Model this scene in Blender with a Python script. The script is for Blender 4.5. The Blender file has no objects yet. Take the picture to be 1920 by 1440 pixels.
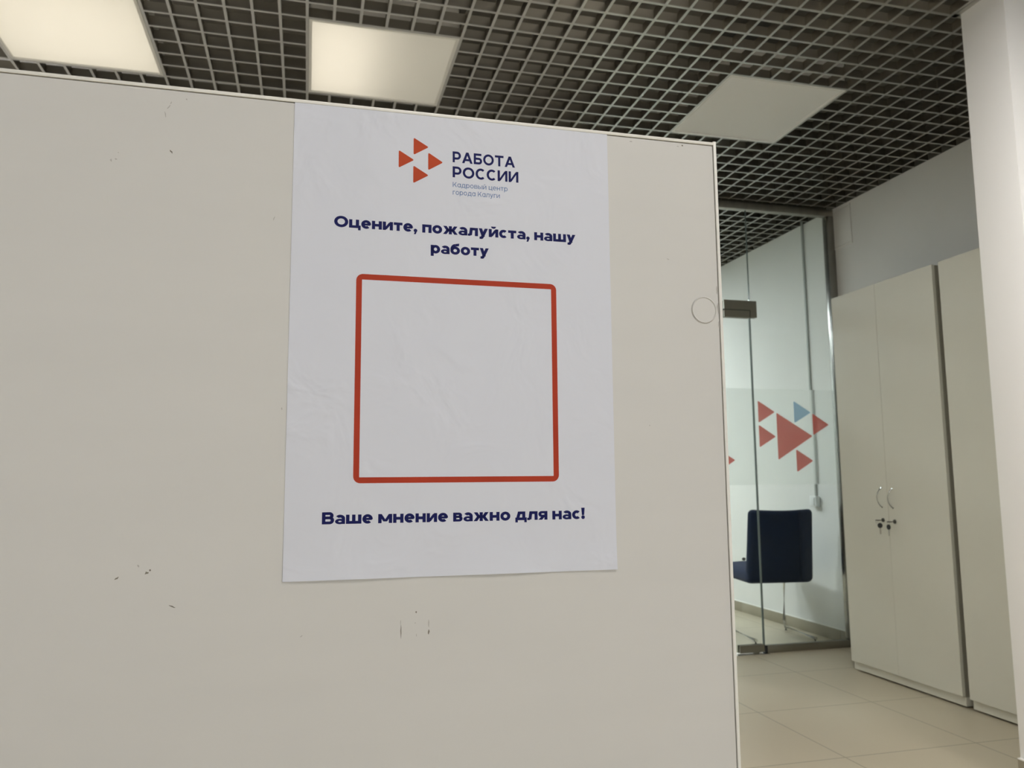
import bpy, bmesh, math, random
from mathutils import Vector, Matrix

# ------------------------------------------------------------------ camera, world, exposure
SC = bpy.context.scene
COL = SC.collection
HC = 2.813                      # underside of the open-cell ceiling
F_PX = 1477.0                   # focal length for the 1920 px wide frame

cam_d = bpy.data.cameras.new('camera')
cam = bpy.data.objects.new('camera', cam_d)
COL.objects.link(cam)
cam_d.sensor_width = 36.0
cam_d.lens = 36.0 * F_PX / 1920.0
cam_d.clip_start = 0.01
cam_d.clip_end = 60
cam_d.dof.use_dof = True
cam_d.dof.focus_distance = 0.56
cam_d.dof.aperture_fstop = 24
cam.matrix_world = (Matrix.Translation((0.0374, -2.9279, 1.0583)) @ Matrix.Rotation(-0.2540, 4, 'Z')
                    @ Matrix.Rotation(1.6897, 4, 'X') @ Matrix.Rotation(-0.0080, 4, 'Z'))
SC.camera = cam

w = bpy.data.worlds.new('world')
SC.world = w
w.use_nodes = True
w.node_tree.nodes['Background'].inputs[0].default_value = (0.75, 0.85, 1.0, 1)
w.node_tree.nodes['Background'].inputs[1].default_value = 1.0

vs = SC.view_settings
vs.view_transform = 'Standard'
vs.look = 'None'
vs.gamma = 1.0
vs.use_curve_mapping = False
vs.exposure = 0.0
SC.cycles.max_bounces = 10
SC.cycles.diffuse_bounces = 6
SC.cycles.transparent_max_bounces = 16
SC.cycles.sample_clamp_indirect = 4.0

ADDED_LIT = 24.0                  # diffusers of the unseen ceiling lamps added to light the hall
ROOM_LIT = 36.0                  # lamp of the glazed office
DAY = 2.7                       # glow of the unseen windows added behind the camera


# ------------------------------------------------------------------ materials
def lin(r, g, b):
    f = lambda c: (c / 255 / 12.92) if c / 255 <= 0.04045 else ((c / 255 + 0.055) / 1.055) ** 2.4
    return (f(r), f(g), f(b), 1.0)


def mat(name, col, rough=0.5, metal=0.0, spec=0.5):
    m = bpy.data.materials.new(name)
    m.use_nodes = True
    b = m.node_tree.nodes['Principled BSDF']
    b.inputs['Base Color'].default_value = col
    b.inputs['Roughness'].default_value = rough
    b.inputs['Metallic'].default_value = metal
    b.inputs['Specular IOR Level'].default_value = spec
    return m


def nodes(m):
    nt = m.node_tree
    return nt, nt.nodes, nt.links, nt.nodes['Principled BSDF']


def add_noise(m, scale=40, amount=0.04, bump=0.0, bump_scale=300, dist=0.001, stretch=(1, 1, 1)):
    """slight natural variation of tone plus a fine surface bump"""
    nt, N, L, b = nodes(m)
    tc = N.new('ShaderNodeTexCoord')
    mp = N.new('ShaderNodeMapping')
    mp.inputs['Scale'].default_value = stretch
    L.new(tc.outputs['Object'], mp.inputs['Vector'])
    n = N.new('ShaderNodeTexNoise')
    n.inputs['Scale'].default_value = scale
    n.inputs['Detail'].default_value = 4
    L.new(mp.outputs['Vector'], n.inputs['Vector'])
    base = b.inputs['Base Color'].default_value[:]
    r = N.new('ShaderNodeMapRange')
    r.inputs['From Min'].default_value = 0.3
    r.inputs['From Max'].default_value = 0.7
    r.inputs['To Min'].default_value = 1 - amount
    r.inputs['To Max'].default_value = 1 + amount
    L.new(n.outputs['Fac'], r.inputs['Value'])
    v = N.new('ShaderNodeVectorMath')
    v.operation = 'SCALE'
    v.inputs[0].default_value = base[:3]
    L.new(r.outputs['Result'], v.inputs['Scale'])
    L.new(v.outputs['Vector'], b.inputs['Base Color'])
    if bump:
        n2 = N.new('ShaderNodeTexNoise')
        n2.inputs['Scale'].default_value = bump_scale
        n2.inputs['Detail'].default_value = 3
        L.new(mp.outputs['Vector'], n2.inputs['Vector'])
        bp = N.new('ShaderNodeBump')
        bp.inputs['Strength'].default_value = bump
        bp.inputs['Distance'].default_value = dist
        L.new(n2.outputs['Fac'], bp.inputs['Height'])
        L.new(bp.outputs['Normal'], b.inputs['Normal'])
    return m


def emit(name, col, strength):
    m = bpy.data.materials.new(name)
    m.use_nodes = True
    b = m.node_tree.nodes['Principled BSDF']
    b.inputs['Base Color'].default_value = (0.8, 0.8, 0.8, 1)
    b.inputs['Emission Color'].default_value = col
    b.inputs['Emission Strength'].default_value = strength
    return m


def glass_mat(name, tint, refl=0.5):
    """clear pane: tinted see-through with a Fresnel reflection on top"""
    m = bpy.data.materials.new(name)
    m.use_nodes = True
    nt = m.node_tree
    N, L = nt.nodes, nt.links
    N.remove(N['Principled BSDF'])
    out = N['Material Output']
    t = N.new('ShaderNodeBsdfTransparent')
    t.inputs[0].default_value = tint
    g = N.new('ShaderNodeBsdfGlossy')
    g.inputs['Roughness'].default_value = 0.02
    fr = N.new('ShaderNodeFresnel')
    fr.inputs['IOR'].default_value = 1.45
    mu = N.new('ShaderNodeMath')
    mu.operation = 'MULTIPLY'
    mu.inputs[1].default_value = refl
    L.new(fr.outputs[0], mu.inputs[0])
    mx = N.new('ShaderNodeMixShader')
    L.new(mu.outputs[0], mx.inputs[0])
    L.new(t.outputs[0], mx.inputs[1])
    L.new(g.outputs[0], mx.inputs[2])
    L.new(mx.outputs[0], out.inputs['Surface'])
    return m


def film_mat(name, col, through, rough=0.12, clear=0.3):
    """matt adhesive film: part clear, part blurred see-through, part coloured"""
    m = bpy.data.materials.new(name)
    m.use_nodes = True
    nt = m.node_tree
    N, L = nt.nodes, nt.links
    N.remove(N['Principled BSDF'])
    out = N['Material Output']
    d = N.new('ShaderNodeBsdfDiffuse')
    d.inputs[0].default_value = col
    tl = N.new('ShaderNodeBsdfTranslucent')
    tl.inputs[0].default_value = col
    a = N.new('ShaderNodeMixShader')
    a.inputs[0].default_value = 0.5
    L.new(d.outputs[0], a.inputs[1])
    L.new(tl.outputs[0], a.inputs[2])
    rf = N.new('ShaderNodeBsdfRefraction')
    rf.inputs['Roughness'].default_value = rough
    rf.inputs['IOR'].default_value = 1.05
    rf.inputs['Color'].default_value = (0.97, 0.99, 0.98, 1)
    tr = N.new('ShaderNodeBsdfTransparent')
    tr.inputs[0].default_value = (0.97, 0.99, 0.98, 1)
    c = N.new('ShaderNodeMixShader')
    c.inputs[0].default_value = clear
    L.new(rf.outputs[0], c.inputs[1])
    L.new(tr.outputs[0], c.inputs[2])
    e = N.new('ShaderNodeMixShader')
    e.inputs[0].default_value = through
    L.new(a.outputs[0], e.inputs[1])
    L.new(c.outputs[0], e.inputs[2])
    L.new(e.outputs[0], out.inputs['Surface'])
    return m


M = {}
M['laminate'] = add_noise(mat('grey_beige_laminate', (0.675, 0.66, 0.62, 1), 0.45), 6, 0.012, 0.10, 900, 0.0002, (1, 1, 6))
M['trim'] = mat('white_edge_trim', (0.80, 0.78, 0.71, 1), 0.35)
M['paper'] = mat('white_paper', (0.715, 0.73, 0.79, 1), 0.45)
M['navy_ink'] = mat('navy_print', lin(5, 12, 84), 0.6, spec=0.25)
M['orange_ink'] = add_noise(mat('orange_print', lin(190, 72, 34), 0.6, spec=0.25), 60, 0.06)
M['red_ink'] = add_noise(mat('red_print', lin(178, 58, 30), 0.6, spec=0.25), 30, 0.06)
M['pale_ink'] = mat('pale_blue_print', lin(112, 136, 178), 0.6, spec=0.25)
M['scuff'] = mat('dark_scuff', (0.20, 0.18, 0.14, 1), 0.8)
M['scuff_soft'] = mat('soft_scuff', (0.47, 0.45, 0.41, 1), 0.8)
M['white_wall'] = add_noise(mat('white_wall_paint', (0.76, 0.76, 0.735, 1), 0.75), 3, 0.015, 0.15, 120, 0.0006)
M['room_wall'] = add_noise(mat('office_wall_paint', (0.74, 0.76, 0.75, 1), 0.75), 3, 0.015, 0.1, 120, 0.0006)
M['pillar'] = add_noise(mat('pillar_paint', (0.87, 0.865, 0.85, 1), 0.7), 2, 0.015, 0.1, 120, 0.0006)
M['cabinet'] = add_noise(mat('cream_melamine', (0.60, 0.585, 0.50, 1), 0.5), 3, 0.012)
M['cabinet_side'] = mat('shaded_carcass', (0.30, 0.285, 0.225, 1), 0.5)  # darker than the doors: shade of the cabinet gap put into the colour
M['chrome'] = mat('chrome', (0.88, 0.88, 0.87, 1), 0.18, 1.0)
M['steel'] = add_noise(mat('brushed_steel', (0.42, 0.405, 0.36, 1), 0.42, 1.0), 30, 0.08, 0.0, stretch=(1, 1, 0.2))
M['polished'] = add_noise(mat('polished_steel', (0.30, 0.295, 0.275, 1), 0.24, 1.0), 8, 0.1, 0.15, 9, 0.004)
M['bronze'] = mat('satin_fitting', (0.27, 0.255, 0.21, 1), 0.42, 0.85)
M['black'] = mat('black_rubber', (0.015, 0.015, 0.015, 1), 0.6)
M['dark_metal'] = mat('dark_metal', (0.07, 0.065, 0.055, 1), 0.4, 0.7)
M['grey_pvc'] = mat('grey_trunking', (0.40, 0.42, 0.40, 1), 0.5)
M['white_plastic'] = mat('white_plastic', (0.80, 0.81, 0.80, 1), 0.35)
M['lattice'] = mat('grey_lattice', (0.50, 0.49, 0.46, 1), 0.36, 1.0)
M['lattice_web'] = mat('shaded_lattice_web', (0.34, 0.325, 0.285, 1), 0.35, 1.0)  # same metal as the lips, shade inside the cells put into its colour
M['slab'] = add_noise(mat('ceiling_slab', (0.15, 0.14, 0.12, 1), 0.9), 2, 0.25)
M['lamp_frame'] = mat('lamp_frame', (0.74, 0.74, 0.71, 1), 0.4)
M['lamp_back'] = mat('lamp_reflector', (0.85, 0.85, 0.83, 1), 0.6)
M['navy_fabric'] = add_noise(mat('navy_fabric', lin(20, 32, 56), 0.85, spec=0.2), 500, 0.25, 0.5, 900, 0.0008)
M['navy_seat'] = add_noise(mat('lit_navy_fabric', lin(40, 50, 76), 0.85, spec=0.2), 500, 0.2, 0.5, 900, 0.0008)  # backrest navy made lighter, light from above put into the colour
M['glass'] = glass_mat('clear_glass', (0.945, 0.972, 0.962, 1), 0.6)
M['glass_edge'] = mat('glass_edge', (0.17, 0.21, 0.20, 1), 0.2)
M['frost'] = film_mat('frosted_film', (0.86, 0.88, 0.87, 1), 0.88, 0.10, 0.25)
M['red_film'] = film_mat('red_film', lin(205, 98, 88), 0.12, 0.1, 1.0)
M['blue_film'] = film_mat('blue_film', lin(160, 195, 222), 0.12, 0.1, 1.0)
M['led'] = emit('led_board_light', (1.0, 0.90, 0.74, 1), 1.55)
M['led_half'] = emit('led_board_fade_light', (1.0, 0.90, 0.75, 1), 2.2)
M['lit'] = emit('added_lamp_diffuser', (1.0, 0.965, 0.93, 1), ADDED_LIT)
M['room_lit'] = emit('office_lit_diffuser', (0.90, 0.97, 1.0, 1), ROOM_LIT)
M['day'] = emit('added_window_glow', (0.90, 0.94, 1.0, 1), DAY)

# opal lamp sheet: scatters what reaches it from either side
m = bpy.data.materials.new('opal_sheet')
m.use_nodes = True
N, L = m.node_tree.nodes, m.node_tree.links
b = N['Principled BSDF']
b.inputs['Base Color'].default_value = (0.92, 0.935, 0.93, 1)
b.inputs['Roughness'].default_value = 0.45
t = N.new('ShaderNodeBsdfTranslucent')
t.inputs[0].default_value = (0.9, 0.89, 0.86, 1)
x = N.new('ShaderNodeMixShader')
x.inputs[0].default_value = 0.25
L.new(b.outputs[0], x.inputs[1])
L.new(t.outputs[0], x.inputs[2])
L.new(x.outputs[0], N['Material Output'].inputs['Surface'])
M['opal'] = m

# paper: fine handling dents and two soft waves
nt, N, L, b = nodes(M['paper'])
tc = N.new('ShaderNodeTexCoord')
n1 = N.new('ShaderNodeTexNoise')
n1.inputs['Scale'].default_value = 26
n1.inputs['Detail'].default_value = 2.5
n1.inputs['Distortion'].default_value = 1.2
L.new(tc.outputs['Object'], n1.inputs['Vector'])
n2 = N.new('ShaderNodeTexVoronoi')
n2.feature = 'SMOOTH_F1'
n2.inputs['Scale'].default_value = 30
L.new(tc.outputs['Object'], n2.inputs['Vector'])
pw = N.new('ShaderNodeMath')
pw.operation = 'POWER'
pw.inputs[1].default_value = 3.0
L.new(n1.outputs['Fac'], pw.inputs[0])
ad = N.new('ShaderNodeMath')
ad.operation = 'MULTIPLY_ADD'
ad.inputs[1].default_value = 0.10
L.new(n2.outputs['Distance'], ad.inputs[0])
L.new(pw.outputs[0], ad.inputs[2])
bp = N.new('ShaderNodeBump')
bp.inputs['Strength'].default_value = 0.8
bp.inputs['Distance'].default_value = 0.0017
L.new(ad.outputs[0], bp.inputs['Height'])
L.new(bp.outputs['Normal'], b.inputs['Normal'])

# floor: 600 mm beige tiles with thin darker joints
m = mat('floor_tiles', (0.40, 0.355, 0.27, 1), 0.38)
M['floor'] = m
nt, N, L, b = nodes(m)
tc = N.new('ShaderNodeTexCoord')
sp = N.new('ShaderNodeSeparateXYZ')
L.new(tc.outputs['Object'], sp.inputs[0])


def joint(axis, off):
    a = N.new('ShaderNodeMath'); a.operation = 'SUBTRACT'; a.inputs[1].default_value = off - 0.3
    L.new(sp.outputs[axis], a.inputs[0])
    p = N.new('ShaderNodeMath'); p.operation = 'WRAP'; p.inputs[1].default_value = 0.3; p.inputs[2].default_value = -0.3
    a2 = N.new('ShaderNodeMath'); a2.operation = 'SUBTRACT'; a2.inputs[1].default_value = 0.3
    L.new(a.outputs[0], a2.inputs[0])
    L.new(a2.outputs[0], p.inputs[0])
    ab = N.new('ShaderNodeMath'); ab.operation = 'ABSOLUTE'
    L.new(p.outputs[0], ab.inputs[0])
    return ab


jx, jy = joint(0, 2.631), joint(1, 0.983)
mn = N.new('ShaderNodeMath'); mn.operation = 'MINIMUM'
L.new(jx.outputs[0], mn.inputs[0]); L.new(jy.outputs[0], mn.inputs[1])
mr = N.new('ShaderNodeMapRange')
mr.inputs['From Min'].default_value = 0.0018
mr.inputs['From Max'].default_value = 0.0030
L.new(mn.outputs[0], mr.inputs['Value'])
ns = N.new('ShaderNodeTexNoise'); ns.inputs['Scale'].default_value = 2.2; ns.inputs['Detail'].default_value = 5
L.new(tc.outputs['Object'], ns.inputs['Vector'])
cr = N.new('ShaderNodeMix'); cr.data_type = 'RGBA'
cr.inputs['A'].default_value = (0.50, 0.44, 0.325, 1)
cr.inputs['B'].default_value = (0.55, 0.485, 0.365, 1)
L.new(ns.outputs['Fac'], cr.inputs['Factor'])
cm = N.new('ShaderNodeMix'); cm.data_type = 'RGBA'
cm.inputs['A'].default_value = (0.26, 0.225, 0.155, 1)
L.new(mr.outputs[0], cm.inputs['Factor'])
L.new(cr.outputs['Result'], cm.inputs['B'])
L.new(cm.outputs['Result'], b.inputs['Base Color'])
bp = N.new('ShaderNodeBump'); bp.inputs['Strength'].default_value = 0.4; bp.inputs['Distance'].default_value = 0.001
L.new(mr.outputs[0], bp.inputs['Height'])
L.new(bp.outputs['Normal'], b.inputs['Normal'])

M['skirting'] = add_noise(mat('skirting_tile', (0.30, 0.265, 0.195, 1), 0.4), 3, 0.08)
M['grout_white'] = mat('white_grout', (0.85, 0.84, 0.80, 1), 0.6)


# ------------------------------------------------------------------ object helpers
def tag(o, label=None, cat=None, group=None, kind=None):
    if label: o['label'] = label
    if cat: o['category'] = cat
    if group: o['group'] = group
    if kind: o['kind'] = kind
    return o


def empty(name, loc=(0, 0, 0), rz=0.0, parent=None):
    o = bpy.data.objects.new(name, None)
    o.empty_display_size = 0.05
    o.location = loc
    o.rotation_euler = (0, 0, rz)
    o.parent = parent
    COL.objects.link(o)
    return o


def link(name, bm, material, parent=None, smooth=False, loc=(0, 0, 0)):
    bmesh.ops.recalc_face_normals(bm, faces=bm.faces)
    me = bpy.data.meshes.new(name)
    bm.to_mesh(me)
    bm.free()
    mats = material if isinstance(material, (list, tuple)) else [material]
    for mm in mats:
        me.materials.append(mm)
    if smooth:
        for p in me.polygons:
            p.use_smooth = True
        try:
            me.set_sharp_from_angle(angle=math.radians(40))
        except Exception:
            pass
    o = bpy.data.objects.new(name, me)
    o.location = loc
    o.parent = parent
    COL.objects.link(o)
    return o


def add_box(bm, x0, y0, z0, x1, y1, z1, bev=0.0, mi=0):
    vs_ = [bm.verts.new(p) for p in ((x0, y0, z0), (x1, y0, z0), (x1, y1, z0), (x0, y1, z0),
                                     (x0, y0, z1), (x1, y0, z1), (x1, y1, z1), (x0, y1, z1))]
    fs = [bm.faces.new([vs_[i] for i in q]) for q in
          ((3, 2, 1, 0), (4, 5, 6, 7), (0, 1, 5, 4), (1, 2, 6, 5), (2, 3, 7, 6), (3, 0, 4, 7))]
    for f in fs:
        f.material_index = mi
    if bev:
        es = list({e for f in fs for e in f.edges})
        bmesh.ops.bevel(bm, geom=es, offset=bev, segments=2, profile=0.5, affect='EDGES')
    return bm


def box(name, a, b, material, parent=None, bev=0.0):
    bm = bmesh.new()
    add_box(bm, *a, *b, bev=bev)
    return link(name, bm, material, parent, smooth=bev > 0)


def add_prism(bm, pts, off):
    """polygon (3D points) pushed along the vector off"""
    a = [bm.verts.new(p) for p in pts]
    c = [bm.verts.new(Vector(p) + Vector(off)) for p in pts]
    n = len(pts)
    bm.faces.new(a)
    bm.faces.new(c[::-1])
    for i in range(n):
        bm.faces.new((a[i], c[i], c[(i + 1) % n], a[(i + 1) % n]))
    return bm


def add_tube(bm, pts, r, n=12, cap=True):
    """round tube along a list of points"""
    pts = [Vector(p) for p in pts]
    rings = []
    prev = None
    for i, p in enumerate(pts):
        d = (pts[min(i + 1, len(pts) - 1)] - pts[max(i - 1, 0)]).normalized()
        u = d.cross(Vector((0, 0, 1)) if prev is None and abs(d.z) < 0.9 else (prev if prev is not None else Vector((1, 0, 0))))
        u.normalize()
        v = d.cross(u).normalized()
        prev = v if prev is None else prev
        prev = -d.cross(u).normalized() if False else v
        u = v.cross(d).normalized()
        rr = r[i] if isinstance(r, (list, tuple)) else r
        rings.append([bm.verts.new(p + (u * math.cos(2 * math.pi * k / n) + v * math.sin(2 * math.pi * k / n)) * rr) for k in range(n)])
    for a, c in zip(rings, rings[1:]):
        for k in range(n):
            bm.faces.new((a[k], a[(k + 1) % n], c[(k + 1) % n], c[k]))
    if cap:
        bm.faces.new(rings[0][::-1])
        bm.faces.new(rings[-1])
    return bm


def rounded_path(pts, r, seg=6):
    """polyline with its inner corners rounded"""
    pts = [Vector(p) for p in pts]
    out = [pts[0]]
    for a, p, c in zip(pts, pts[1:], pts[2:]):
        d1, d2 = (a - p).normalized(), (c - p).normalized()
        rr = min(r, (a - p).length * 0.45, (c - p).length * 0.45)
        s, e = p + d1 * rr, p + d2 * rr
        for i in range(seg + 1):
            t = i / seg
            out.append((1 - t) ** 2 * s + 2 * t * (1 - t) * p + t * t * e)
    out.append(pts[-1])
    return out


def add_rbox(bm, half, r, n, fn=None, centre=(0, 0, 0)):
    """softly rounded box of n=(nx,ny,nz) cells; fn bends every point"""
    idx = {}
    hx, hy, hz = half

    def V(i, j, k):
        if (i, j, k) in idx:
            return idx[(i, j, k)]
        p = Vector((hx * (2 * i / n[0] - 1), hy * (2 * j / n[1] - 1), hz * (2 * k / n[2] - 1)))
        q = Vector((max(-hx + r, min(hx - r, p.x)), max(-hy + r, min(hy - r, p.y)), max(-hz + r, min(hz - r, p.z))))
        d = p - q
        if d.length > 1e-9:
            p = q + d.normalized() * r
        p = p + Vector(centre)
        if fn:
            p = fn(p)
        idx[(i, j, k)] = bm.verts.new(p)
        return idx[(i, j, k)]

    def face(A, B, fix, val):
        for a in range(n[A]):
            for b_ in range(n[B]):
                q = []
                for da, db in ((0, 0), (1, 0), (1, 1), (0, 1)):
                    c = [0, 0, 0]
                    c[A] = a + da; c[B] = b_ + db; c[fix] = val
                    q.append(V(*c))
                bm.faces.new(q)
    for A, B, F in ((0, 1, 2), (0, 2, 1), (1, 2, 0)):
        face(A, B, F, 0)
        face(A, B, F, n[F])
    return bm


def struct(o):
    o['kind'] = 'structure'
    return o


def copy_tree(o, parent=None):
    c = o.copy()
    COL.objects.link(c)
    c.parent = parent
    for ch in list(o.children):
        copy_tree(ch, c)
    return c


# ------------------------------------------------------------------ room shell
WR = 3.38        # right wall
GY = 1.45        # plane of the glazed front
XL, YF, YB = -4.6, -6.6, 4.6

struct(box('floor', (XL - .1, YF - .1, -0.1), (WR + .1, YB + .1, 0), M['floor']))
wr = struct(box('wall_right', (WR, YF, 0), (WR + 0.1, YB, HC + 0.002), M['white_wall']))
struct(box('wall_left', (XL - 0.1, YF, 0), (XL, YB, 3.3), M['white_wall']))
struct(box('wall_back', (XL, YB, 0), (WR, YB + 0.1, 3.3), M['room_wall']))
# wall beside the glazed front, hidden by the counter panel from here
struct(box('wall_office', (XL, GY - 0.05, 0), (1.62, GY + 0.05, 3.3), M['white_wall']))
# wall behind the camera; its two unseen windows are added for their light
bm = bmesh.new()
wins = ((-3.6, -1.4), (-0.2, 2.4))
zs0, zs1 = 0.9, 2.5
add_box(bm, XL, YF - 0.1, 0, WR, YF, zs0)
add_box(bm, XL, YF - 0.1, zs1, WR, YF, 3.3)
xs = [XL] + [v for p in wins for v in p] + [WR]
for a, c in ((xs[0], xs[1]), (xs[2], xs[3]), (xs[4], xs[5])):
    add_box(bm, a, YF - 0.1, zs0, c, YF, zs1)
struct(link('wall_front', bm, M['white_wall']))
for i, (a, c) in enumerate(wins):
    wn = struct(empty('window_%d' % (i + 1), ((a + c) / 2, YF - 0.05, zs0)))
    hw, hh = (c - a) / 2, zs1 - zs0
    bm = bmesh.new()
    for q in ((-hw, -hw + .06, 0, hh), (hw - .06, hw, 0, hh), (-.03, .03, 0, hh), (-hw, hw, 0, .06), (-hw, hw, hh - .06, hh)):
        add_box(bm, q[0], -.03, q[2], q[1], .03, q[3])
    link('window_frame', bm, M['white_plastic'], wn)
    bm = bmesh.new()
    add_box(bm, -hw, -.005, 0, hw, .005, hh)
    link('pane', bm, M['day'], wn)

# pillar / wall end at the right edge of the view
struct(box('pillar', (2.43, -0.805, 0), (WR, -0.615, 3.3), M['pillar'], bev=0.003))
bbp = struct(empty('baseboard_pillar', (2.43, -0.615, 0)))
bm = bmesh.new()
add_box(bm, -0.011, -0.201, 0, 0, 0.0, 0.088)
add_box(bm, 0, -0.201, 0, WR - 2.43, -0.19, 0.088)
link('skirting_tile', bm, M['skirting'], bbp)
bm = bmesh.new()
add_box(bm, -0.011, -0.201, 0.088, 0, 0.0, 0.092)
add_box(bm, 0, -0.201, 0.088, WR - 2.43, -0.19, 0.092)
link('grout_edge', bm, M['grout_white'], bbp)

# skirting of the office wall
bbr = struct(empty('baseboard_right', (WR, GY, 0)))
bm = bmesh.new()
y = 0.03
while y < YB - GY:
    y1 = min((0.983 + 0.6 * math.ceil((GY + y - 0.983 + 0.001) / 0.6)) - GY - 0.002, YB - GY)
    if y1 - y > 0.01:
        add_box(bm, -0.010, y, 0, -0.0005, y1, 0.074, 0.001)
    y = y1 + 0.004
link('skirting_tile', bm, M['skirting'], bbr, smooth=True)
bm = bmesh.new()
add_box(bm, -0.009, 0.03, 0.073, 0, YB - GY, 0.079)
link('grout_edge', bm, M['grout_white'], bbr)

# ------------------------------------------------------------------ ceiling: open-cell lattice below a dark slab
LAMPS = [(-1.2, 0.0), (0.0, 0.0), (1.8, 0.0)]                  # seen in the photo
ADDED_LAMPS = [(-2.4, 0.0), (-1.2, -1.8), (0.9, -1.8), (2.0, -2.8), (0.5, -4.1)]  # out of view, added for the light they cast
OFFICE = [(0.6, 2.4), (0.6, 3.6), (1.8, 3.6)]
HOLES = [(x_, y_, x_ + 0.6, y_ + 0.6) for x_, y_ in LAMPS + ADDED_LAMPS + OFFICE]
ceil = struct(empty('ceiling', (0, 0, HC)))
BW, BH = 0.0055, 0.040


def spans(lo, hi, cuts):
    out = [(lo, hi)]
    for c0, c1 in cuts:
        nxt = []
        for a, c in out:
            if c1 <= a or c0 >= c:
                nxt.append((a, c))
                continue
            if c0 > a: nxt.append((a, c0))
            if c1 < c: nxt.append((c1, c))
        out = nxt
    return out


def lattice(name, x0, x1, y0, y1):
    bm = bmesh.new()
    for i in range(math.ceil(x0 / 0.1), math.floor(x1 / 0.1) + 1):
        X = i * 0.1
        cuts = [(h[1] + .002, h[3] - .002) for h in HOLES if h[0] + .01 < X < h[2] - .01]
        if X > 2.42: cuts.append((-0.84, -0.58))
        for a, c in spans(y0, y1, cuts):
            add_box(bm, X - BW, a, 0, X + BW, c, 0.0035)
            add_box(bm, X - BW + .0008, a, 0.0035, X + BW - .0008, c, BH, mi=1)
    for j in range(math.ceil(y0 / 0.1), math.floor(y1 / 0.1) + 1):
        Y = j * 0.1
        cuts = [(h[0] + .002, h[2] - .002) for h in HOLES if h[1] + .01 < Y < h[3] - .01]
        if -0.84 < Y < -0.58: cuts.append((2.40, 4))
        for a, c in spans(x0, x1, cuts):
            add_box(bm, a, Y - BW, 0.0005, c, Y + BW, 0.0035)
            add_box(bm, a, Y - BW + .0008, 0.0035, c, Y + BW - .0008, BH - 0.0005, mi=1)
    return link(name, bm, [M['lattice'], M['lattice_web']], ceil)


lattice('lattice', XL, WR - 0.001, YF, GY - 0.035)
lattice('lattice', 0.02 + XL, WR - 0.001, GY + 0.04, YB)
bm = bmesh.new()
add_box(bm, XL - .1, YF - .1, 0.42, WR + .1, YB + .1, 0.5)
add_box(bm, WR + 0.03, YF - .1, 0.003, WR + .1, YB + .1, 0.42)      # bare masonry above the plastered wall
link('slab', bm, M['slab'], ceil)
# wall angles that carry the lattice
bm = bmesh.new()
add_box(bm, 2.408, -0.83, 0, 2.43, -0.59, 0.002)
add_box(bm, 2.408, -0.615, 0, WR, -0.593, 0.002)
add_box(bm, 2.408, -0.827, 0, WR, -0.805, 0.002)
link('wall_angle', bm, M['lattice'], ceil)


def ceiling_light(x0, y0, mode, label, group=None):
    t = empty('ceiling_light', (x0 + 0.3, y0 + 0.3, HC))
    tag(t, label, 'ceiling light', group)
    e, fw = 0.2935, 0.012
    bm = bmesh.new()
    add_box(bm, -e, -e, -0.001, e, -e + fw, 0.03)
    add_box(bm, -e, e - fw, -0.001, e, e, 0.03)
    add_box(bm, -e, -e + fw, -0.001, -e + fw, e - fw, 0.03)
    add_box(bm, e - fw, -e + fw, -0.001, e, e - fw, 0.03)
    link('frame', bm, M['lamp_frame'], t)
    bm = bmesh.new()
    g = e - fw
    if mode in ('lit', 'office'):
        add_box(bm, -g, -g, 0.004, g, g, 0.007)
        link('diffuser', bm, M['lit'] if mode == 'lit' else M['room_lit'], t)
    else:
        bmesh.ops.create_grid(bm, x_segments=1, y_segments=1, size=g)
        for v in bm.verts: v.co.z = 0.003
        link('diffuser', bm, M['opal'], t)
        bm = bmesh.new()      # housing, open below
        H = 0.13
        add_box(bm, -e, -e, H, e, e, H + 0.004)
        for q in ((-e, -e, e, -e + .004), (-e, e - .004, e, e), (-e, -e, -e + .004, e), (e - .004, -e, e, e)):
            add_box(bm, q[0], q[1], 0.03, q[2], q[3], H)
        link('housing', bm, M['lamp_back'], t)
        if mode == 'full':
            bm = bmesh.new(); add_box(bm, -g, -g, H - 0.008, g, g, H - 0.003)
            link('led_board', bm, M['led'], t)
        elif mode == 'half':  # hidden board added over the left part to make the cream-to-grey fade
            bm = bmesh.new(); add_box(bm, -g, -g, H - 0.008, -g + 0.25, g, H - 0.003)
            link('led_board', bm, M['led_half'], t)
    return t


ceiling_light(-1.2, 0, 'full', 'square ceiling light panel glowing cream above the left end of the white partition')
ceiling_light(0, 0, 'half', 'square ceiling light panel above the poster, cream on its left and greyer on its right')
ceiling_light(1.8, 0, 'off', 'unlit grey square ceiling light panel above the right corner of the partition')
for x_, y_ in ADDED_LAMPS:
    ceiling_light(x_, y_, 'lit', 'unseen square ceiling light panel added to light the hall', 'added ceiling lights of the hall')
for x_, y_ in OFFICE:
    ceiling_light(x_, y_, 'office', 'lit square ceiling light panel inside the glazed office', 'lit ceiling lights of the office')

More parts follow.
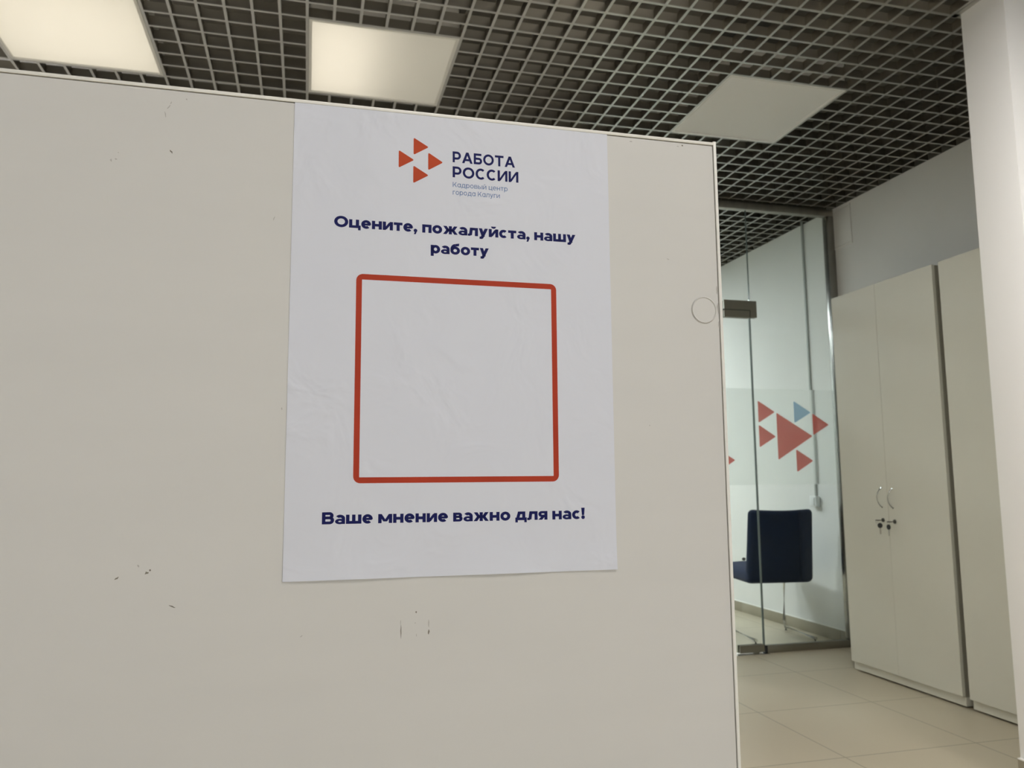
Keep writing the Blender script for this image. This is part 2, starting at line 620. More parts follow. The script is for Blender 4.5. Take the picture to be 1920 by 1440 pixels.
# ------------------------------------------------------------------ glazed front: frame, fixed panes, film
gl = struct(empty('window_3', (0, GY, 0)))
RZ = 2.762       # underside of the head rail
PX = 2.735       # joint between door side and fixed pane
bm = bmesh.new()
add_box(bm, 1.62, -0.022, RZ, WR, 0.022, HC - 0.006, 0.002)
link('head_rail', bm, M['steel'], gl, smooth=True)
bm = bmesh.new()
add_box(bm, WR - 0.058, -0.022, 0, WR, 0.022, RZ, 0.003)
link('jamb', bm, M['polished'], gl, smooth=True)
bm = bmesh.new()
add_box(bm, PX + 0.012, -0.018, 0, WR - 0.058, 0.018, 0.043, 0.0015)
link('floor_channel', bm, M['bronze'], gl, smooth=True)
bm = bmesh.new()
add_box(bm, PX + 0.003, -0.005, 0.02, WR - 0.052, 0.005, RZ + 0.01)
link('fixed_pane', bm, M['glass'], gl)
bm = bmesh.new()
add_box(bm, PX + 0.0005, -0.005, 0.02, PX + 0.003, 0.005, RZ)
link('pane_edge', bm, M['glass_edge'], gl)
bm = bmesh.new()
add_box(bm, 1.62, -0.005, 2.106, PX - 0.001, 0.005, RZ + 0.01)
link('top_pane', bm, M['glass'], gl)
bm = bmesh.new()
add_box(bm, 1.62, -0.005, 2.103, PX - 0.001, 0.005, 2.106)
add_box(bm, PX - 0.001, -0.004, 2.106, PX + 0.0, 0.004, RZ)
link('pane_edge', bm, M['glass_edge'], gl)
# L-shaped clamp of the top pane and the fixed pane
bm = bmesh.new()
for y0, y1 in ((-0.017, -0.005), (0.005, 0.017)):
    add_prism(bm, [(2.548, y0, 2.103), (2.731, y0, 2.103), (2.731, y0, 2.055), (2.777, y0, 2.055), (2.777, y0, 2.162), (2.548, y0, 2.162)], (0, y1 - y0, 0))
link('corner_clamp', bm, M['bronze'], gl)
bm = bmesh.new()
add_box(bm, 2.550, -0.015, 2.0985, 2.7272, 0.015, 2.1025)
add_box(bm, 2.7275, -0.015, 2.057, 2.7307, 0.015, 2.1025)
link('black_gap_filler', bm, M['black'], gl)  # black strips stand in for the shade in the open clamp gaps


def film(name, pts, material, parent, y=-0.0056, label=None):
    bm = bmesh.new()
    a = [bm.verts.new((p[0], y, p[1])) for p in pts]
    bm.faces.new(a)
    o = link(name, bm, material, parent)
    if label: o['label'] = label
    return o


def tri(x0, zt, zb, x1, zm, r=0.010):
    c = [Vector((x0, zt)), Vector((x1, zm)), Vector((x0, zb))]
    out = []
    for i in range(3):
        p, a, d = c[i], c[i - 1], c[(i + 1) % 3]
        s, e = p + (a - p).normalized() * r, p + (d - p).normalized() * r
        for k in range(5):
            t = k / 4
            out.append((1 - t) ** 2 * s + 2 * t * (1 - t) * p + t * t * e)
    return [(q.x, q.y) for q in out]


film('frosted_band', [(PX + .004, 1.005), (WR - .058, 1.005), (WR - .058, 1.604), (PX + .004, 1.604)], M['frost'], gl, -0.0053)
for a in ((2.762, 1.529, 1.389, 2.881, 1.458), (2.762, 1.377, 1.235, 2.881, 1.304), (3.149, 1.453, 1.314, 3.268, 1.381),
          (3.019, 1.225, 1.081, 3.140, 1.152)):
    film('triangle_decal', tri(*a), M['red_film'], gl, label='small red triangle')
film('triangle_decal', tri(2.890, 1.455, 1.158, 3.144, 1.308), M['red_film'], gl, label='large red triangle')
film('triangle_decal', tri(3.017, 1.530, 1.390, 3.140, 1.458), M['blue_film'], gl, label='pale blue triangle')

# glass door, hung on the right beside the fixed pane
dr = struct(empty('door_1', (PX, GY, 0)))
bm = bmesh.new()
add_box(bm, -0.90, -0.005, 0.012, -0.006, 0.005, 2.096)
link('door_pane', bm, M['glass'], dr)
bm = bmesh.new()
add_box(bm, -0.006, -0.005, 0.05, -0.003, 0.005, 2.05)
add_box(bm, -0.90, -0.005, 2.096, -0.19, 0.005, 2.099)
link('pane_edge', bm, M['glass_edge'], dr)
bm = bmesh.new()
for y0, y1 in ((-0.017, -0.005), (0.005, 0.017)):
    add_box(bm, -0.187, y0, 2.052, -0.008, y1, 2.098, 0.001)
link('top_pivot', bm, M['bronze'], dr)
bm = bmesh.new()
for y0, y1 in ((-0.018, -0.005), (0.005, 0.018)):
    add_box(bm, -0.172, y0, 0.008, -0.008, y1, 0.052, 0.001)
add_box(bm, -0.07, -0.012, 0.0, -0.04, 0.012, 0.02)
link('bottom_pivot', bm, M['bronze'], dr)
bm = bmesh.new()
add_box(bm, -0.30, -0.045, 0.0, 0.012, 0.045, 0.003, 0.001)
link('floor_plate', bm, M['chrome'], dr)
bm = bmesh.new()
add_box(bm, 0.0, -0.018, 0, 0.012, 0.018, 0.043)
link('black_gap_filler', bm, M['black'], dr)
film('frosted_band', [(-.90, 1.005), (-.006, 1.005), (-.006, 1.604), (-.90, 1.604)], M['frost'], dr, -0.0053)
film('triangle_decal', tri(2.470 - PX, 1.229, 1.086, 2.590 - PX, 1.157), M['red_film'], dr, label='small red triangle')
bm = bmesh.new()
for s in (-1, 1):
    add_tube(bm, [(-.83, s * .045, .75), (-.83, s * .045, 1.35)], 0.012)
    for z in (.82, 1.28):
        add_tube(bm, [(-.83, s * .005, z), (-.83, s * .045, z)], 0.008)
link('pull_handle', bm, M['chrome'], dr, smooth=True)

# ------------------------------------------------------------------ office: trunking, socket box, chair
ct = empty('cable_trunking', (WR, 1.765, 0.92))
tag(ct, 'narrow grey vertical cable trunking on the office wall above the white switch box', 'cable trunking')
bm = bmesh.new()
add_box(bm, -0.011, -0.009, 0.0, -0.0005, 0.009, HC - 0.70, 0.002)
link('channel', bm, M['grey_pvc'], ct, smooth=True)
bm = bmesh.new()
add_box(bm, -0.0125, -0.007, 0.0, -0.0105, 0.007, HC - 0.70, 0.001)
link('cover_strip', bm, M['grey_pvc'], ct, smooth=True)

sw = empty('switch_box', (WR, 1.765, 0.885))
tag(sw, 'small white switch box on the office wall, right of the navy chair', 'switch')
bm = bmesh.new()
add_box(bm, -0.036, -0.036, -0.037, -0.0005, 0.036, 0.037, 0.005)
link('housing', bm, M['white_plastic'], sw, smooth=True)
bm = bmesh.new()
add_box(bm, -0.041, -0.022, -0.026, -0.035, 0.022, 0.026, 0.002)
link('rocker', bm, M['white_plastic'], sw, smooth=True)

# chair: local x right, y forward, facing away from the camera
ch = empty('chair', (3.017, 1.655, 0), -0.13)
tag(ch, 'dark navy upholstered chair with chrome sled legs behind the glass, seen from its back', 'chair')


def back_bend(p):
    x_, y_, z_ = p
    zz = (z_ - 0.40) / 0.44
    y_ += 0.42 * x_ * x_ - 0.055 * zz
    if z_ > 0.6:
        z_ -= 0.010 * (1 - (x_ / 0.235) ** 2) * (z_ - 0.6) / 0.24
    y_ += 0.016 * math.exp(-((x_ - 0.132) / 0.012) ** 2) * (1 if p[1] < 0.02 else 0)
    x_ *= 1.0 - 0.045 * zz
    return Vector((x_, y_, z_))


bm = bmesh.new()
add_rbox(bm, (0.224, 0.034, 0.236), 0.032, (90, 8, 40), back_bend, (-0.004, 0.02, 0.611))
link('backrest', bm, M['navy_fabric'], ch, smooth=True)


def seat_bend(p):
    x_, y_, z_ = p
    z_ += 0.012 * math.cos(x_ / 0.235 * 1.4) * (1 if z_ > 0.44 else 0)
    z_ += 0.01 * max(0, y_ - 0.1)
    return Vector((x_, y_, z_))


bm = bmesh.new()
add_rbox(bm, (0.226, 0.225, 0.044), 0.034, (30, 30, 8), seat_bend, (-0.006, 0.235, 0.414))
link('seat', bm, M['navy_seat'], ch, smooth=True)
bm = bmesh.new()
bmesh.ops.create_uvsphere(bm, u_segments=10, v_segments=8, radius=0.011)
for v in bm.verts: v.co = Vector((v.co.x * 1.1 - 0.233, v.co.y + 0.055, v.co.z + 0.525))
link('back_knob', bm, M['black'], ch, smooth=True)
for s, nm in ((-1, 'leg'), (1, 'leg')):
    bm = bmesh.new()
    X = s * 0.200
    add_tube(bm, rounded_path([(X, 0.18, 0.386), (X, 0.395, 0.392), (X, 0.43, 0.024), (X, -0.012, 0.024)], 0.035), 0.0095)
    lg = link(nm, bm, M['chrome'], ch, smooth=True)
    for yy in (0.405, 0.0):
        bm = bmesh.new()
        add_tube(bm, [(X, yy, 0.0), (X, yy, 0.018)], 0.010)
        link('glide', bm, M['black'], lg, smooth=True)

# ------------------------------------------------------------------ cabinets
FX = 2.948       # door fronts


def cabinet(y0, y1, split, label):
    t = empty('cabinet', (FX, (y0 + y1) / 2, 0))
    tag(t, label, 'cabinet')
    h = (y1 - y0) / 2
    cy = (y0 + y1) / 2
    D = WR - FX - 0.004
    bm = bmesh.new()
    # carcass: sides, top, bottom, back
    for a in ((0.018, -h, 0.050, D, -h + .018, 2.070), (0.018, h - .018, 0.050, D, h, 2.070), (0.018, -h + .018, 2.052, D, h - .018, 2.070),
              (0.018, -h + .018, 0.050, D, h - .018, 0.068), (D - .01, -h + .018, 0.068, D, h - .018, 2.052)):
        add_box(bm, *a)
    link('body', bm, M['cabinet_side'], t)['label'] = 'carcass with the gap shade in its colour'
    bm = bmesh.new()
    add_box(bm, 0.018, -h, 0.010, 0.034, h, 0.050)
    add_box(bm, 0.034, -h, 0.010, D, -h + .018, 0.050)
    add_box(bm, 0.034, h - .018, 0.010, D, h, 0.050)
    link('plinth', bm, M['cabinet'], t)
    for fx in (0.06, D - 0.05):
        for fy in (-h + .04, h - .04):
            bm = bmesh.new(); add_tube(bm, [(fx, fy, 0), (fx, fy, 0.051)], 0.016)
            link('foot', bm, M['black'], t)
    s = split - cy
    out = []
    for a, c in ((s + .0006, h - .0005), (-h + .0005, s - .0006)):
        bm = bmesh.new()
        add_box(bm, 0, a, 0.053, 0.0175, c, 2.072, 0.0008)
        out.append(link('door', bm, M['cabinet'], t))
    return t, cy, out


c1, cy1, d1 = cabinet(0.169, 0.930, 0.572, 'tall cream two-door cabinet with bow handles and keys, next to the glass front')
c2, cy2, d2 = cabinet(-0.604, 0.129, -0.245, 'tall cream cabinet partly hidden behind the white pillar')


def handle(door, y, z0, z1):
    bm = bmesh.new()
    pts = []
    for i in range(15):
        t = i / 14
        pts.append((-0.001 - 0.030 * math.sin(math.pi * t) ** 0.7, y, z0 + (z1 - z0) * t))
    add_tube(bm, pts, [0.0052 - 0.0012 * math.sin(math.pi * i / 14) for i in range(15)], 10)
    o = link('handle', bm, M['chrome'], door, smooth=True)
    o['label'] = 'chrome bow handle'
    return o


handle(d1[0], 0.613 - cy1, 0.892, 0.992)
handle(d1[1], 0.534 - cy1, 0.890, 0.988)
handle(d2[0], -0.205 - cy2, 0.890, 0.990)
handle(d2[1], -0.285 - cy2, 0.890, 0.990)
for d, yy, zz in ((d1[0], 0.613, 0.826), (d1[1], 0.529, 0.822)):
    bm = bmesh.new()
    add_tube(bm, [(0.0, yy - cy1, zz), (-0.004, yy - cy1, zz)], [0.011, 0.010], 16)
    link('lock', bm, M['dark_metal'], d, smooth=True)
    g = empty('key', (FX - 0.004, yy, zz))
    side = 'left' if yy > 0.57 else 'right'
    tag(g, 'pair of dark keys in the lock of the %s door of the keyed cabinet' % side, 'key', 'keys in the cabinet locks')
    bm = bmesh.new()
    add_box(bm, -0.014, -0.004, -0.0012, 0.0, 0.004, 0.0012)
    add_prism(bm, [(-0.014 - 0.014 + 0.014 * math.cos(k * math.pi / 8), 0.012 * math.sin(k * math.pi / 8), -0.0022) for k in range(16)], (0, 0, 0.0044))
    link('key_in_lock', bm, M['dark_metal'], g)
    bm = bmesh.new()
    add_tube(bm, [(-0.036 + 0.002 * math.cos(a), 0.008 * math.sin(a), -0.006 + 0.009 * math.cos(a)) for a in [k * math.pi / 8 for k in range(17)]], 0.001, 6, cap=False)
    link('key_ring', bm, M['chrome'], g, smooth=True)
    bm = bmesh.new()
    add_prism(bm, [(-0.038, 0.0125 * math.cos(k * math.pi / 8), -0.026 + 0.0135 * math.sin(k * math.pi / 8)) for k in range(16)], (0.004, 0, 0))
    hk = link('hanging_key', bm, M['black'], g)
    bm = bmesh.new()
    add_box(bm, -0.037, -0.0035, -0.070, -0.035, 0.0035, -0.037)
    link('key_blade', bm, M['steel'], hk)
    if side == 'left':
        hk.rotation_euler = (0, 0, 0.5)

# access panel on the wall above the cabinet
ap = empty('access_panel', (WR, 1.353, 2.667))
tag(ap, 'white rectangular access panel high on the wall above the keyed cabinet', 'access panel')
bm = bmesh.new()
ph, pz = 0.094, 0.132
for q in ((-ph, -ph + .012, -pz, pz), (ph - .012, ph, -pz, pz), (-ph + .012, ph - .012, -pz, -pz + .012), (-ph + .012, ph - .012, pz - .012, pz)):
    add_box(bm, -0.006, q[0], q[2], -0.0003, q[1], q[3], 0.001)
link('frame', bm, M['white_wall'], ap, smooth=True)
bm = bmesh.new()
add_box(bm, -0.0045, -ph + .0145, -pz + .0145, -0.0003, ph - .013, pz - .013, 0.001)
link('flap', bm, M['white_wall'], ap, smooth=True)

# ------------------------------------------------------------------ partition with the poster
PO = (0.0248, -2.43464)
PYAW = -0.0084
TOPZ = 1.2980
pt = empty('partition', (PO[0], PO[1], 0), PYAW)
tag(pt, 'scuffed grey-beige laminate partition with white edge trim carrying the poster', 'partition')
XR, XLp = 0.2936, -1.15
LIP, GAP, TH = 0.0023, 0.0005, 0.018
bm = bmesh.new()
add_box(bm, XLp + LIP + GAP, 0.0, 0.0, XR - LIP - GAP, TH, TOPZ - LIP - GAP)
link('panel', bm, M['laminate'], pt)
bm = bmesh.new()
for y0, y1 in ((-0.0007, 0.0012), (TH - 0.0012, TH + 0.0007)):
    add_box(bm, XLp, y0, TOPZ - LIP, XR - 0.0004, y1, TOPZ, 0.0004)
    add_box(bm, XR - LIP, y0 - 0.0002, 0, XR, y1 + 0.0002, TOPZ + 0.0007, 0.0004)
    add_box(bm, XLp, y0, 0, XLp + LIP, y1, TOPZ - LIP - 0.0001)
add_box(bm, XLp, 0.0010, TOPZ - 0.0012, XR - 0.0005, TH - 0.0010, TOPZ - 0.0001)
add_box(bm, XR - 0.0012, 0.0010, 0, XR - 0.0001, TH - 0.0010, TOPZ - 0.0002)
add_box(bm, XLp + 0.0001, 0.0010, 0, XLp + 0.0012, TH - 0.0010, TOPZ - 0.0013)
link('edge_trim', bm, M['trim'], pt, smooth=True)

# round plastic cap near the right edge
bm = bmesh.new()
cx, cz, cr_ = 0.3043 - PO[0], 1.1742, 0.0096
prof = [(0.0, -0.00045), (0.0084, -0.00035), (0.0090, -0.0009), (cr_, -0.0004), (cr_ + 0.0001, 0.0)]
rings = []
for r_, y_ in prof:
    rings.append([bm.verts.new((cx + r_ * math.cos(k * math.pi / 24), y_, cz + r_ * math.sin(k * math.pi / 24))) for k in range(48)] if r_ else [bm.verts.new((cx, y_, cz))])
for k in range(48):
    bm.faces.new((rings[0][0], rings[1][k], rings[1][(k + 1) % 48]))
for a, c in zip(rings[1:], rings[2:]):
    for k in range(48):
        bm.faces.new((a[k], c[k], c[(k + 1) % 48], a[(k + 1) % 48]))
link('screw_cap', bm, M['laminate'], pt, smooth=True)

# scuffs: short strokes on the laminate (x, z, length, width, angle)
SCUFFS = [(-0.0508, 1.2795, .0040, .0005, 100, 0), (-0.0490, 1.2845, .0032, .0006, 60, 0), (-0.0478, 1.2872, .0018, .0005, 70, 0),
          (-0.0391, 1.2905, .0012, .0006, 120, 0), (-0.0795, 1.2478, .0018, .0008, 95, 0), (-0.0768, 1.2488, .0014, .0008, 150, 0),
          (-0.0757, 1.2530, .0006, .0005, 0, 0), (-0.0465, 1.2563, .0026, .0007, 125, 1), (0.0142, 1.2190, .0030, .0004, 70, 0),
          (-0.0649, 1.0041, .0026, .0007, 30, 1), (-0.0540, 1.0105, .0018, .0007, 120, 0), (-0.0494, 1.0065, .0022, .0010, 20, 1),
          (-0.0478, 1.0080, .0012, .0009, 60, 1), (-0.0352, 0.9873, .0038, .0007, -22, 1), (0.0946, 0.9665, .0082, .0005, 92, 1),
          (0.0944, 0.9720, .0030, .0004, 88, 0), (0.1115, 0.9705, .0048, .0006, 91, 0), (0.1115, 0.9655, .0030, .0008, 88, 1),
          (0.1037, 0.9776, .0012, .0008, 110, 1), (0.1032, 0.9712, .0008, .0006, 60, 0), (0.1040, 0.9640, .0018, .0004, 95, 0),
          (0.2527, 1.2925, .0022, .0008, 0, 0), (0.2920, 1.2935, .0012, .0010, 40, 1), (0.2885, 1.2925, .0018, .0005, 0, 0),
          (0.2781, 1.2092, .0020, .0005, -20, 0), (0.2608, 1.0929, .0010, .0006, 60, 0), (0.0363, 0.9670, .0018, .0005, 40, 0),
          (0.0218, 1.1010, .0016, .0006, 90, 0), (0.3150, 1.1890, .0060, .0012, 90, 0), (0.3152, 1.1760, .0080, .0014, 90, 0),
          (0.3155, 1.1640, .0060, .0010, 90, 0), (0.3075, 1.1700, .0030, .0010, 20, 0), (-0.0690, 1.2945, .0090, .0005, -4, 2)]
for X, Z, ln, wd, ang, mi in SCUFFS:
    bm = bmesh.new()
    a = math.radians(ang)
    rnd = random.Random(int((X + 2) * 1e5) ^ int(Z * 1e5))
    u, v = Vector((math.cos(a), 0, math.sin(a))), Vector((-math.sin(a), 0, math.cos(a)))
    top, bot = [], []
    for i in range(6):
        t = i / 5
        hw = wd / 2 * (0.25 + math.sin(math.pi * t)) * rnd.uniform(0.7, 1.1)
        mid = u * (ln * (t - 0.5)) + v * (wd * rnd.uniform(-0.25, 0.25))
        top.append(mid + v * hw)
        bot.append(mid - v * hw)
    pts = [p + Vector((X - PO[0], -0.00004, Z)) for p in top + bot[::-1]]
    add_prism(bm, pts, (0, 0.00003, 0))
    link('scuff_mark', bm, (M['scuff_soft'], M['scuff'], M['trim'])[mi], pt)

# ---- poster
po = empty('poster', (PO[0], PO[1] - 0.0001, 1.2957), PYAW)
tag(po, 'white paper poster with navy Cyrillic text and an empty red square frame', 'poster')
bm = bmesh.new()
nx, nz = 42, 60
grid = {}


def paper_lift(x_, z_):
    """the sheet bows off the panel by a fraction of a millimetre along its free edges"""
    e = max(0.0, -z_ / 0.297 - 0.90) / 0.10
    return 0.0011 * e * e * (0.35 + 0.65 * math.sin(x_ * 34 + 0.3) ** 2)


for i in range(nx + 1):
    for k in range(nz + 1):
        x_, z_ = 0.21 * i / nx, -0.297 * k / nz
        grid[i, k] = (bm.verts.new((x_, -0.0003 - paper_lift(x_, z_), z_)), bm.verts.new((x_, -0.0001 - paper_lift(x_, z_), z_)))
for i in range(nx):
    for k in range(nz):
        for s in (0, 1):
            bm.faces.new([grid[q][s] for q in ((i, k), (i + 1, k), (i + 1, k + 1), (i, k + 1))])
for i in range(nx):
    for k in (0, nz):
        bm.faces.new((grid[i, k][0], grid[i + 1, k][0], grid[i + 1, k][1], grid[i, k][1]))
for k in range(nz):
    for i in (0, nx):
        bm.faces.new((grid[i, k][0], grid[i, k + 1][0], grid[i, k + 1][1], grid[i, k][1]))
link('paper_sheet', bm, M['paper'], po, smooth=True)
INK = -0.00034      # face of the print, just proud of the sheet


def ink(name, polys, material, parent=po):
    """polys in millimetres from the sheet's top left corner"""
    bm = bmesh.new()
    for i, pl in enumerate(polys):
        y_ = INK
        a = [bm.verts.new((p[0] / 1000, y_, p[1] / 1000)) for p in pl]
        try:
            bm.faces.new(a)
        except ValueError:
            pass
    for f in bm.faces:
        f.normal_update()
        if f.normal.y > 0:
            f.normal_flip()
    me = bpy.data.meshes.new(name)
    bm.to_mesh(me); bm.free()
    me.materials.append(material)
    o = bpy.data.objects.new(name, me)
    o.parent = parent
    COL.objects.link(o)
    return o


for (x_, zt, zb, x1, zm) in ((75.3, -15.8, -27.6, 85.3, -21.5), (65.7, -25.2, -37.2, 75.8, -31.1), (84.9, -25.1, -37.2, 94.8, -31.1), (75.2, -34.8, -46.8, 85.3, -40.7)):
    ink('logo_triangle', [tri(x_, zt, zb, x1, zm, 1.2)], M['orange_ink'])


def rring(x0, z0, x1, z1, t, r):
    """rounded square ring as quads"""
    def rr(a, b_, c, d, rad):
        out = []
        for cx_, cz_, a0 in ((c - rad, b_ - rad, 90), (a + rad, b_ - rad, 180), (a + rad, d + rad, 270), (c - rad, d + rad, 360)):
            for i in range(7):
                an = math.radians(a0 - 90 + 15 * i)
                out.append((cx_ + rad * math.cos(an), cz_ + rad * math.sin(an)))
        return out
    o_, i_ = rr(x0, z0, x1, z1, r), rr(x0 + t, z0 - t, x1 - t, z1 + t, 0.3)
    n = len(o_)
    return [[o_[k], o_[(k + 1) % n], i_[(k + 1) % n], i_[k]] for k in range(n)]


ink('red_frame', rring(39.9, -108.9, 171.2, -239.8, 3.6, 4.2), M['red_ink'])

# ---- lettering, drawn stroke by stroke (cap height 1, baseline 0)
XH = 0.765


def Rr(x0, y0, x1, y1):
    return [[(x0, y0), (x1, y0), (x1, y1), (x0, y1)]]


def Dg(x0, y0, x1, y1, w_):
    return [[(x0, y0), (x0 + w_, y0), (x1 + w_, y1), (x1, y1)]]


def Ar(cx, cy, rx, ry, tx, ty, a0=0, a1=360):
    n = max(4, int(abs(a1 - a0) / 9))
    out = []
    for i in range(n):
        q = []
        for a, o in ((i, 1), (i + 1, 1), (i + 1, 0), (i, 0)):
            an = math.radians(a0 + (a1 - a0) * a / n)
            q.append((cx + (rx if o else rx - tx) * math.cos(an), cy + (ry if o else ry - ty) * math.sin(an)))
        out.append(q)
    return out


def bowl(x0, xr, y0, y1, s, h):
    ry = (y1 - y0) / 2
    rx = min(ry * 1.12, xr - x0)
    return Rr(x0, y0, xr - rx, y0 + h) + Rr(x0, y1 - h, xr - rx, y1) + Ar(xr - rx, (y0 + y1) / 2, rx, ry, s, h, -90, 90)


def mirror(polys, W):
    return [[(W - p[0], p[1]) for p in q] for q in polys]


def glyph(c, s, single_a=False):
    h = s * 0.86
    ov = 0.012
    X = XH
    if c == 'о':
        W = .70 + .65 * s
        return Ar(W / 2, X / 2, W / 2, X / 2 + ov, s, h), W
    if c == 'О':
        W = 1.02 + .6 * s
        return Ar(W / 2, .5, W / 2, .5 + ov, s, h), W
    if c in 'сС':
        T = X if c == 'с' else 1.0
        W = (.64 if c == 'с' else .88) + .5 * s
        rx = W / 2 + .03
        return Ar(rx, T / 2, rx, T / 2 + ov, s, h, 47, 313), W
    if c == 'е':
        W = .68 + .6 * s
        return Ar(W / 2, X / 2, W / 2, X / 2 + ov, s, h, -6, 180) + Ar(W / 2, X / 2, W / 2, X / 2 + ov, s, h, 180, 312) + Rr(s * .5, X / 2 - h * .40, W - s * .25, X / 2 + h * .38), W
    if c == 'н':
        W = .60 + .95 * s
        return Rr(0, 0, s, X) + Rr(W - s, 0, W, X) + Rr(s, X / 2 - h / 2, W - s, X / 2 + h / 2), W
    if c == 'п':
        W = .58 + .9 * s
        return Rr(0, 0, s, X) + Rr(W - s, 0, W, X) + Rr(s, X - h, W - s, X), W
    if c in 'ийИ':
        T = 1.0 if c == 'И' else X
        W = (.78 if c == 'И' else .62) + .95 * s
        p = Rr(0, 0, s, T) + Rr(W - s, 0, W, T) + Dg(s * .25, s * .25, W - s * 1.25, T - s * .25, s) 
        if c == 'й':
            p += Ar(W / 2, X + .24, .13 + s * .35, .10 + s * .35, s * .75, s * .62, 180, 360)
        return p, W
    if c == 'ц':
        W = .60 + .9 * s
        return Rr(0, 0, s, X) + Rr(W - s, 0, W, X) + Rr(s, 0, W - s, h) + Rr(W - s * .5, 0, W + s * .5, h) + Rr(W + s * .5 - s * .8, -.19, W + s * .5, 0.0), W + s * .4
    if c == 'ш':
        W = .88 + 1.3 * s
        return Rr(0, 0, s, X) + Rr(W / 2 - s / 2, 0, W / 2 + s / 2, X) + Rr(W - s, 0, W, X) + Rr(s, 0, W - s, h), W
    if c in 'тТ':
        T = X if c == 'т' else 1.0
        W = (.54 if c == 'т' else .76) + .8 * s
        return Rr(0, T - h, W, T) + Rr(W / 2 - s / 2, 0, W / 2 + s / 2, T - h), W
    if c == 'г':
        W = .46 + .4 * s
        return Rr(0, 0, s, X) + Rr(s, X - h, W, X), W
    if c == 'а' and single_a:
        W = .68 + .65 * s
        return Ar(W / 2, X / 2, W / 2, X / 2 + ov, s, h) + Rr(W - s, 0, W, X), W
    if c == 'а':
        W = .58 + .8 * s
        return (Rr(W - s, 0, W, X * .60) + Ar(W / 2, X * .60, W / 2, X * .40 + ov, s, h, 0, 90) + Ar(W / 2, X * .60, W / 2 - .01, X * .40 + ov, s, h, 90, 146)
                + Ar(W * .47, .215, W * .47, .228, s * .95, h * .72, 90, 270) + Ar(W * .47, .215, W * .5, .228, s * .9, h * .72, -90, 90)), W
    if c == 'л':
        W = .64 + .95 * s
        return Rr(W - s, 0, W, X) + Rr(.17 + s * .5, X - h, W - s, X) + Dg(.07, .05, .17, X, s) + Rr(-.03, -.005, .07 + s * .55, h * .82), W
    if c == 'д':
        W = .74 + 1.0 * s
        return (Rr(0, 0, W, h) + Rr(0, -.19, s * .8, 0) + Rr(W - s * .8, -.19, W, 0) + Rr(W - s * 1.45, h, W - s * .45, X)
                + Rr(.24 + s * .5, X - h, W - s * 1.45, X) + Dg(.10, h, .24, X, s)), W
    if c == 'у':
        W = .64 + .75 * s
        return (Dg(W / 2 - s * .55, 0.0, 0, X, s * 1.08) + Dg(W * .5 - s * 1.0, -.10, W - s * 1.06, X, s * 1.06)
                + Dg(W * .5 - s * 1.25, -.20, W * .5 - s * 1.0, -.10, s * 1.06) + Rr(.07, -.23, W * .5 - s * .35, -.23 + h * .92)), W
    if c == 'ж':
        W = .98 + 1.25 * s
        up = Dg(W / 2 - s * 1.15, X * .40, 0.02, X, s * 1.12)
        lo = Dg(0.0, 0, W / 2 - s * 1.15, X * .60, s * 1.12)
        return Rr(W / 2 - s / 2, 0, W / 2 + s / 2, X) + up + lo + mirror(up, W) + mirror(lo, W) + Rr(W / 2 - s, X / 2 - h / 2, W / 2 + s, X / 2 + h / 2), W
    if c == 'р':
        W = .70 + .6 * s
        return Rr(0, -.25, s, X) + Ar(W / 2 + .01, X / 2, W / 2 - .01, X / 2 + ov, s, h), W
    if c == 'б':
        W = .72 + .6 * s
        return (Ar(W / 2, X * .48, W / 2, X * .48 + ov, s, h) + Ar(W / 2 + .03, .46, W / 2 + .03, .52, s, h, 96, 185)
                + [[(W * .5, .98 - h), (W * .90, 1.04 - h), (W * .93, 1.04), (W * .5, .98)]]), W
    if c in 'вВ':
        T = X if c == 'в' else 1.0
        W = (.60 if c == 'в' else .76) + .75 * s
        md = T * .53
        hh = h * (.82 if c == 'в' else .95)
        return Rr(0, 0, s, T) + bowl(s, W - .045, md - hh / 2, T, s, hh) + bowl(s, W, 0, md + hh / 2, s, hh), W
    if c == 'ы':
        W1 = .52 + .7 * s
        W = W1 + .18 + s
        return Rr(0, 0, s, X) + bowl(s, W1, 0, X * .64, s, h * .85) + Rr(W - s, 0, W, X), W
    if c == 'я':
        W = .58 + .85 * s
        return Rr(W - s, 0, W, X) + mirror(bowl(s, W, X * .32, X, s, h * .85), W) + Dg(-.01, 0, W - s * 1.9, X * .40, s * 1.2), W
    if c == 'м':
        W = .80 + 1.25 * s
        return Rr(0, 0, s, X) + Rr(W - s, 0, W, X) + Dg(W / 2 - s * .55, .14, s * .05, X, s * .98) + Dg(W / 2 - s * .45, .14, W - s * 1.03, X, s * .98), W
    if c == ',':
        return Ar(s * .55, s * .5, s * .58, s * .58, s * .58, s * .58) + Dg(s * .02, -.20, s * .42, s * .3, s * .62), s * 1.1
    if c == '!':
        return [[(0.0, 1.0), (s * 1.15, 1.0), (s * .95, .34), (s * .20, .34)]] + Ar(s * .575, s * .55, s * .6, s * .6, s * .6, s * .6), s * 1.15
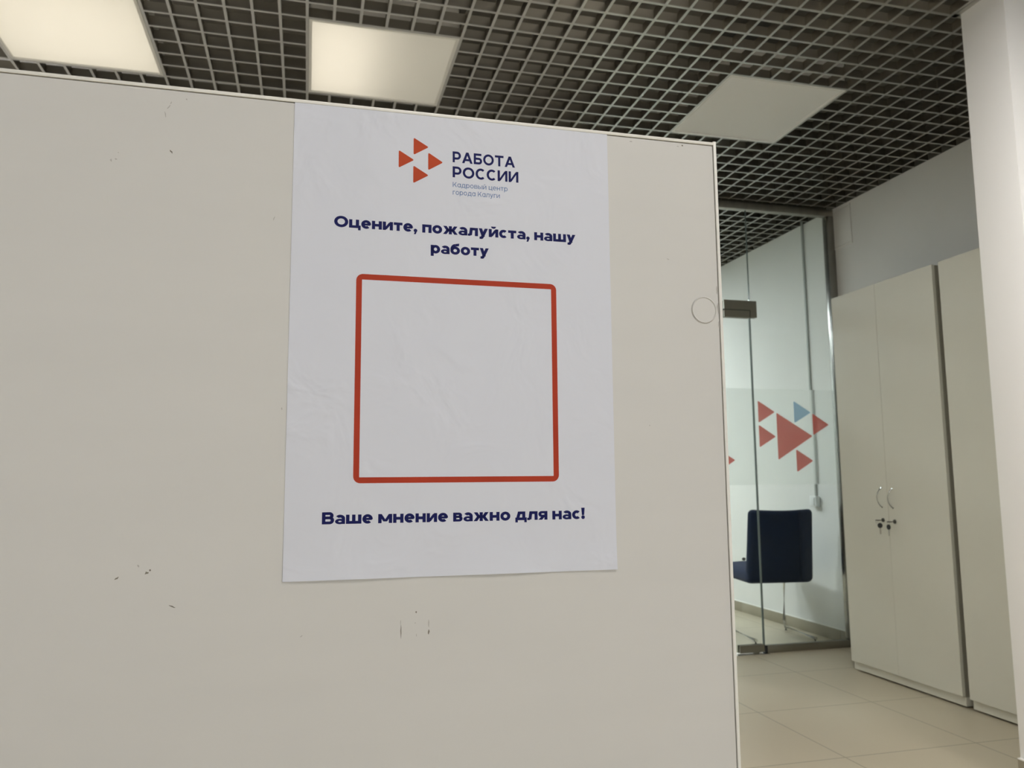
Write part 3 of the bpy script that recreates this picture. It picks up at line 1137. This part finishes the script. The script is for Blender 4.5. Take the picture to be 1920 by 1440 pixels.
    if c == 'Р':
        W = .72 + .7 * s
        return Rr(0, 0, s, 1) + bowl(s, W, .26, 1, s, h), W
    if c == 'А':
        W = .92 + .95 * s
        return Dg(0, 0, W / 2 - s * .55, 1, s * 1.1) + Dg(W - s * 1.1, 0, W / 2 - s * .55, 1, s * 1.1) + Rr(W * .22, .21, W * .78, .21 + h * .95), W
    if c == 'Б':
        W = .74 + .7 * s
        return Rr(0, 0, s, 1) + Rr(s, 1 - h, W - .07, 1) + bowl(s, W, 0, .62, s, h), W
    if c == 'К':
        W = .76 + .8 * s
        return Rr(0, 0, s, 1) + Dg(s * .8, .34, W - s * 1.25, 1, s * 1.25) + Dg(W - s * 1.2, 0, W * .40, .56, s * 1.2), W
    return [], .3


def text(name, st, x0, x1, base, cap, s, single_a=False, material=None, gap0=0.10, parent=po):
    gl_ = [glyph(c, s, single_a) for c in st]
    tot = sum(g_[1] for g_ in gl_) + gap0 * (len(st) - 1)
    k = (x1 - x0) / (tot * cap)            # horizontal fit to the measured line length
    polys = []
    cx_ = 0.0
    for g_, W in gl_:
        for q in g_:
            polys.append([(x0 + (cx_ + p[0]) * cap * k, base + p[1] * cap) for p in q])
        cx_ += W + gap0
    return ink(name, polys, material or M['navy_ink'], parent)


text('logo_title', 'РАБОТА', 101.1, 143.5, -30.2, 7.5, .235, gap0=.12)
text('logo_title', 'РОССИИ', 101.1, 145.8, -40.5, 7.5, .235, gap0=.12)
text('logo_subtitle', 'Кадровый центр', 101.2, 138.3, -47.1, 3.35, .155, True, M['pale_ink'], gap0=.13)
text('logo_subtitle', 'города Калуги', 101.2, 132.9, -52.3, 3.35, .155, True, M['pale_ink'], gap0=.13)
text('heading_text', 'Оцените, пожалуйста, нашу', 25.7, 185.4, -79.4, 7.2, .28, gap0=.07)
text('heading_text', 'работу', 86.8, 125.2, -92.7, 7.2, .28, gap0=.07)
text('closing_text', 'Ваше мнение важно для нас!', 21.9, 188.4, -264.1, 7.2, .28, gap0=.07)
